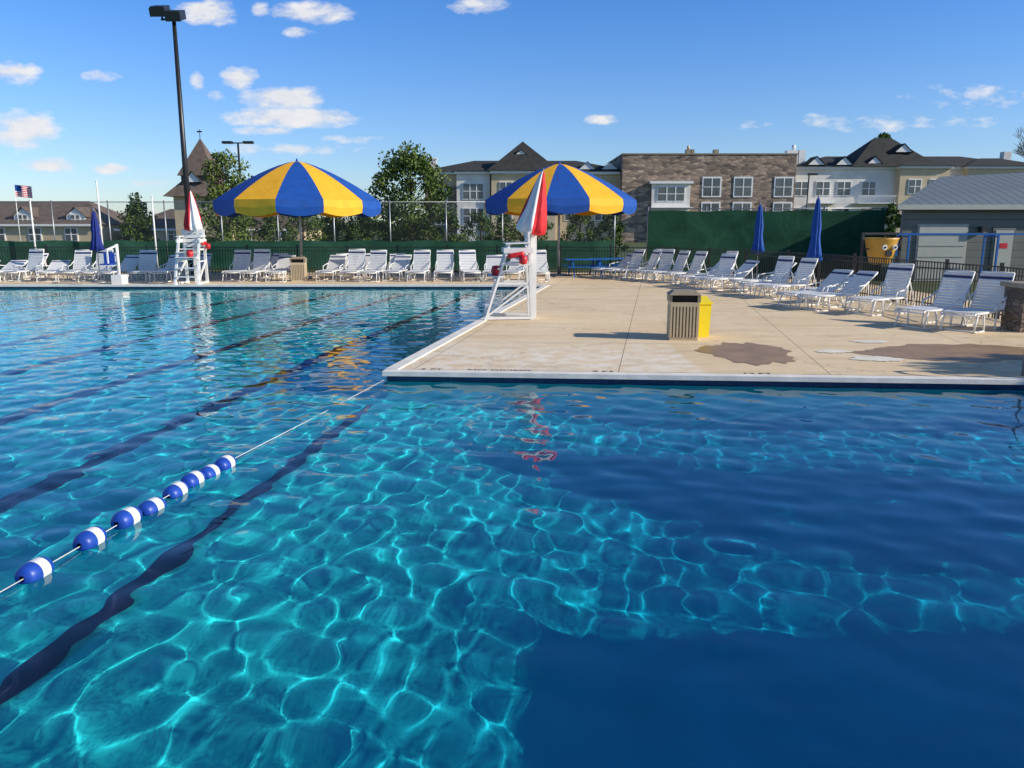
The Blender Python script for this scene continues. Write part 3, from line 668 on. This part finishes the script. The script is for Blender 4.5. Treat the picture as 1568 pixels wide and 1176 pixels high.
def tree(name,x,y,h,r,z0,shape='oval',nc=60,per=90,ls=.1,mats=(leafA,leafB,leafC),trunk=.12):
    m=B()
    m.tube((0,0,-.05),(0,0,z0+(h-z0)*.35),trunk,bark,10,trunk*.6); m.tube((0,0,z0+(h-z0)*.35),(.05,0,h*.93),trunk*.6,bark,8,.015)
    for i in range(nc):
        t=(i+.5)/nc; z=z0+(h-z0)*t**.9
        if shape=='oval': R=r*math.sin(math.pi*min(1,.12+.86*t))**.7
        else: R=r*(1.02-t)**.8
        a=i*2.4+random.uniform(-.4,.4); rr=R*random.uniform(.45,1.08)
        c=np.array([rr*math.cos(a),rr*math.sin(a),z+random.uniform(-.1,.1)*(h-z0)])
        if i%2==0: m.tube((0,0,max(z0*.8,z-.35*(h-z0)*.5)),tuple(c),trunk*.22,bark,5,.008)
        leaves(m,c,r*random.uniform(.22,.4),per,ls,random.choice(mats))
    m.obj(name,(x,y,0))
tree('deciduous_tree',-15.6,45,5.7,1.55,.9,'oval',60,85,.10,(leafA,leafC,leafC))
tree('deciduous_tree',-5.9,48,6.4,2.2,.9,'oval',85,120,.11,(leafA,leafA,leafB,leafC))
tree('conical_tree',-20.8,45.5,3.7,1.25,.4,'cone',50,90,.09,(leafA,leafB))
for x,y,h,r in ((-13.6,46,2.7,1.2),(-11.9,46.5,3.0,1.3),(-10.2,47.5,2.8,1.2),(-8.6,47,2.9,1.2),(-3.6,46,2.8,1.0),(3.9,47,3.2,1.0),(5.6,47,2.8,1.0),(-2.0,52,2.8,1.2),(-17.5,50,3.2,1.5),(1.4,50,2.8,1.1),(-.4,49,2.6,1.0)):
    tree('shrub',x,y,h,r,.25,'oval',32,75,.09,(leafA,leafB,leafA))
tree('evergreen_tree',57.8,130,15.2,3.0,5,'cone',60,70,.3,(leafB,leafA),.3); tree('evergreen_tree',61.5,132,14.6,3.0,5,'cone',60,70,.3,(leafB,leafA),.3)
tree('shrub',47.8,104,4.4,1.3,.5,'oval',40,70,.2,(leafB,leafA)) 
tree('deciduous_tree',14.95,5.55,6.2,1.0,2.0,'oval',60,130,.13)  # added off-frame tree, crown sized to throw shade into the deep well
tree('deciduous_tree',17.6,9.6,5.2,1.4,2.7,'oval',45,80,.12)
m=B()
for i in range(240):
    x=random.uniform(-150,-8); y=random.uniform(140,165); h=random.uniform(1.5,4.0)
    leaves(m,np.array([x,y,h*.6]),random.uniform(2,3.4),45,.55,random.choice((leafA,leafB)),.8)
for i in range(140):
    x=random.uniform(68,190); y=random.uniform(140,165); h=random.uniform(2,8)
    leaves(m,np.array([x,y,h*.6]),random.uniform(2,3.4),45,.55,random.choice((leafA,leafB)),.8)
m.obj('distant_treeline')
m=B()
def branch(p,d,L,r,k):
    q=p+d*L; m.tube(p,q,r,bark,6 if k>3 else 3,r*.7,False)
    if k==0: return
    for _ in range(3):
        nd=(d+Vector((random.uniform(-1,1),random.uniform(-1,1),random.uniform(-.3,.8)))*.6).normalized()
        branch(q if random.random()<.6 else p+d*L*random.uniform(.6,1),nd,L*random.uniform(.64,.85),max(.014,r*.6),k-1)
branch(Vector((0,0,0)),Vector((0,0,1)),2.7,.22,7)
m.obj('bare_tree',(37.0,58,0))
# ------------------------------------------------------------------ deck details
m=B()
wet=mat('wet_concrete',(.36,.22,.10),.45,.25,2)
pale=mat('worn_white_paint',(.82,.76,.64),.7,.2,5)
def blob(cx,cy,rx,ry,seed,mt,z=.005):
    rg=random.Random(seed); a1=[rg.uniform(0,6.28) for _ in range(6)]
    m.face([(cx+rx*math.cos(t)*(1+.1*math.sin(3*t+a1[0])+.08*math.sin(5*t+a1[1])+.06*math.sin(13*t+a1[2])+.04*math.sin(23*t+a1[5])),cy+ry*math.sin(t)*(1+.12*math.sin(2*t+a1[3])+.08*math.sin(9*t+a1[4])+.05*math.sin(19*t+a1[1])),z) for t in [i*2*math.pi/140 for i in range(140)]],mt)
blob(4.15,13.95,.75,1.25,2,wet); blob(7.9,14.0,1.7,.95,5,wet)
m.obj('wet_stain')
m=B()
blob(6.1,13.3,.42,.28,11,pale,.009); blob(5.7,14.1,.3,.22,12,pale,.009); blob(6.9,15.3,.35,.2,15,pale,.009); m.obj('worn_paint_patch')
for x,txt in ((-1.25,'5 FT'),(-.2,'NO DIVING'),(1.4,'9 FT'),(3.7,'12 FT')):
    cu=bpy.data.curves.new('depth_marking','FONT'); cu.body=txt; cu.size=.19; cu.align_x='CENTER'; cu.materials.append(black)
    o=bpy.data.objects.new('depth_marking',cu); S.collection.objects.link(o); o.location=(x,fronty(x)+.22,.006); o.rotation_euler=(0,0,-.074)
# ------------------------------------------------------------------ light
el=math.radians(26); az=math.radians(106)
sd=Vector((math.sin(az)*math.cos(el),math.cos(az)*math.cos(el),math.sin(el)))
L=bpy.data.lights.new('sun','SUN'); L.energy=5.0; L.angle=math.radians(.53); L.color=(1,.92,.79)
so=bpy.data.objects.new('sun',L); S.collection.objects.link(so); so.rotation_euler=(-sd).to_track_quat('-Z','Y').to_euler(); so.location=sd*50
L.cycles.is_caustics_light=True
W=bpy.data.worlds.new('World'); S.world=W; W.use_nodes=True; nt=W.node_tree; bg=nt.nodes['Background']
sky=N(nt,'ShaderNodeTexSky'); sky.sky_type='NISHITA'; sky.sun_disc=False; sky.sun_elevation=el; sky.sun_rotation=az; sky.air_density=1.0; sky.dust_density=.3; sky.ozone_density=2.0
tc=N(nt,'ShaderNodeTexCoord'); sx=N(nt,'ShaderNodeSeparateXYZ'); nt.links.new(tc.outputs['Generated'],sx.inputs[0])
ramp=N(nt,'ShaderNodeMapRange',inp={1:0.0,2:.24}); nt.links.new(sx.outputs[2],ramp.inputs[0])
ramp2=N(nt,'ShaderNodeMapRange',inp={1:.24,2:.7}); nt.links.new(sx.outputs[2],ramp2.inputs[0])
tint=mixc(nt,ramp.outputs[0],(1.05,1.20,1.55),(.54,1.02,1.72))
tint=mixc(nt,ramp2.outputs[0],tint,(.60,.76,.98))
skyc=mixc(nt,1.0,sky.outputs[0],tint,'MULTIPLY')
ypos=mth(nt,'MAXIMUM',sx.outputs[1],.02)
ca=mth(nt,'DIVIDE',sx.outputs[0],ypos); ce=mth(nt,'DIVIDE',sx.outputs[2],ypos)
cv=N(nt,'ShaderNodeCombineXYZ'); nt.links.new(ca,cv.inputs[0]); nt.links.new(mth(nt,'MULTIPLY',ce,2.2),cv.inputs[1])
n1=N(nt,'ShaderNodeTexNoise',inp={'Scale':26,'Detail':8,'Roughness':.62}); nt.links.new(cv.outputs[0],n1.inputs[0])
clouds=[(-.354,.242,.042,.014,1.1),(-.231,.242,.055,.012,1.05),(-.037,.252,.042,.010,1.05),(-.592,.176,.036,.015,1.1),(-.485,.172,.025,.009,1.0),(-.583,.1108,.046,.022,1.25),
 (-.557,.0716,.040,.009,1.05),(-.483,.0663,.027,.006,1.0),(-.371,.1664,.010,.011,.85),(-.323,.170,.026,.012,1.1),(-.27,.148,.055,.013,1.25),(-.262,.126,.085,.012,1.25),(-.292,.111,.038,.006,.9),
 (-.266,.0898,.09,.008,.8),(.107,.1228,.024,.006,1.0),(-.292,.245,.012,.009,.8),(-.35,.150,.014,.007,.7),(.56,.150,.12,.014,.62),(.42,.12,.16,.010,.55),(.55,.118,.06,.008,.65),(-.44,.05,.03,.005,.8),(-.18,.10,.08,.006,.6),(-.25,.222,.02,.006,.8),(-.8,.15,.05,.02,1),(-1.0,.2,.08,.02,1),(.9,.2,.1,.02,.9),(-.62,.185,.02,.006,.8)]
acc=None
for a,e,w_,h_,s_ in clouds:
    dx=mth(nt,'DIVIDE',mth(nt,'SUBTRACT',ca,a),w_*1.25); dz=mth(nt,'DIVIDE',mth(nt,'SUBTRACT',ce,e),h_*1.35)
    dd=mth(nt,'ADD',mth(nt,'MULTIPLY',dx,dx),mth(nt,'MULTIPLY',dz,dz)); v=mth(nt,'MULTIPLY',mth(nt,'SUBTRACT',1.0,dd,clamp=True),s_)
    acc=v if acc is None else mth(nt,'MAXIMUM',acc,v)
f=mth(nt,'MULTIPLY',mth(nt,'SUBTRACT',mth(nt,'ADD',mth(nt,'MULTIPLY',acc,.62),mth(nt,'MULTIPLY',n1.outputs[0],1.45)),.97),2.4,clamp=True)
f=mth(nt,'MULTIPLY',f,mth(nt,'GREATER_THAN',acc,.001)); f=mth(nt,'MULTIPLY',f,mth(nt,'GREATER_THAN',sx.outputs[1],.05))
f=mth(nt,'MULTIPLY',f,.94)
cc=mixc(nt,n1.outputs[0],(5.6,6.1,7.3),(10.6,10.2,9.6))
col=mixc(nt,f,skyc,cc); nt.links.new(col,bg.inputs[0]); bg.inputs[1].default_value=.10
# ------------------------------------------------------------------ camera
cam=bpy.data.cameras.new('camera'); cam.sensor_width=36; cam.lens=28.24; cam.clip_end=4000; cam.clip_start=.05
co=bpy.data.objects.new('camera',cam); S.collection.objects.link(co); co.location=(0,0,2.2); co.rotation_euler=(math.radians(90-11.18),0,0); S.camera=co
S.view_settings.view_transform='Standard'; S.view_settings.look='None'; S.view_settings.exposure=0
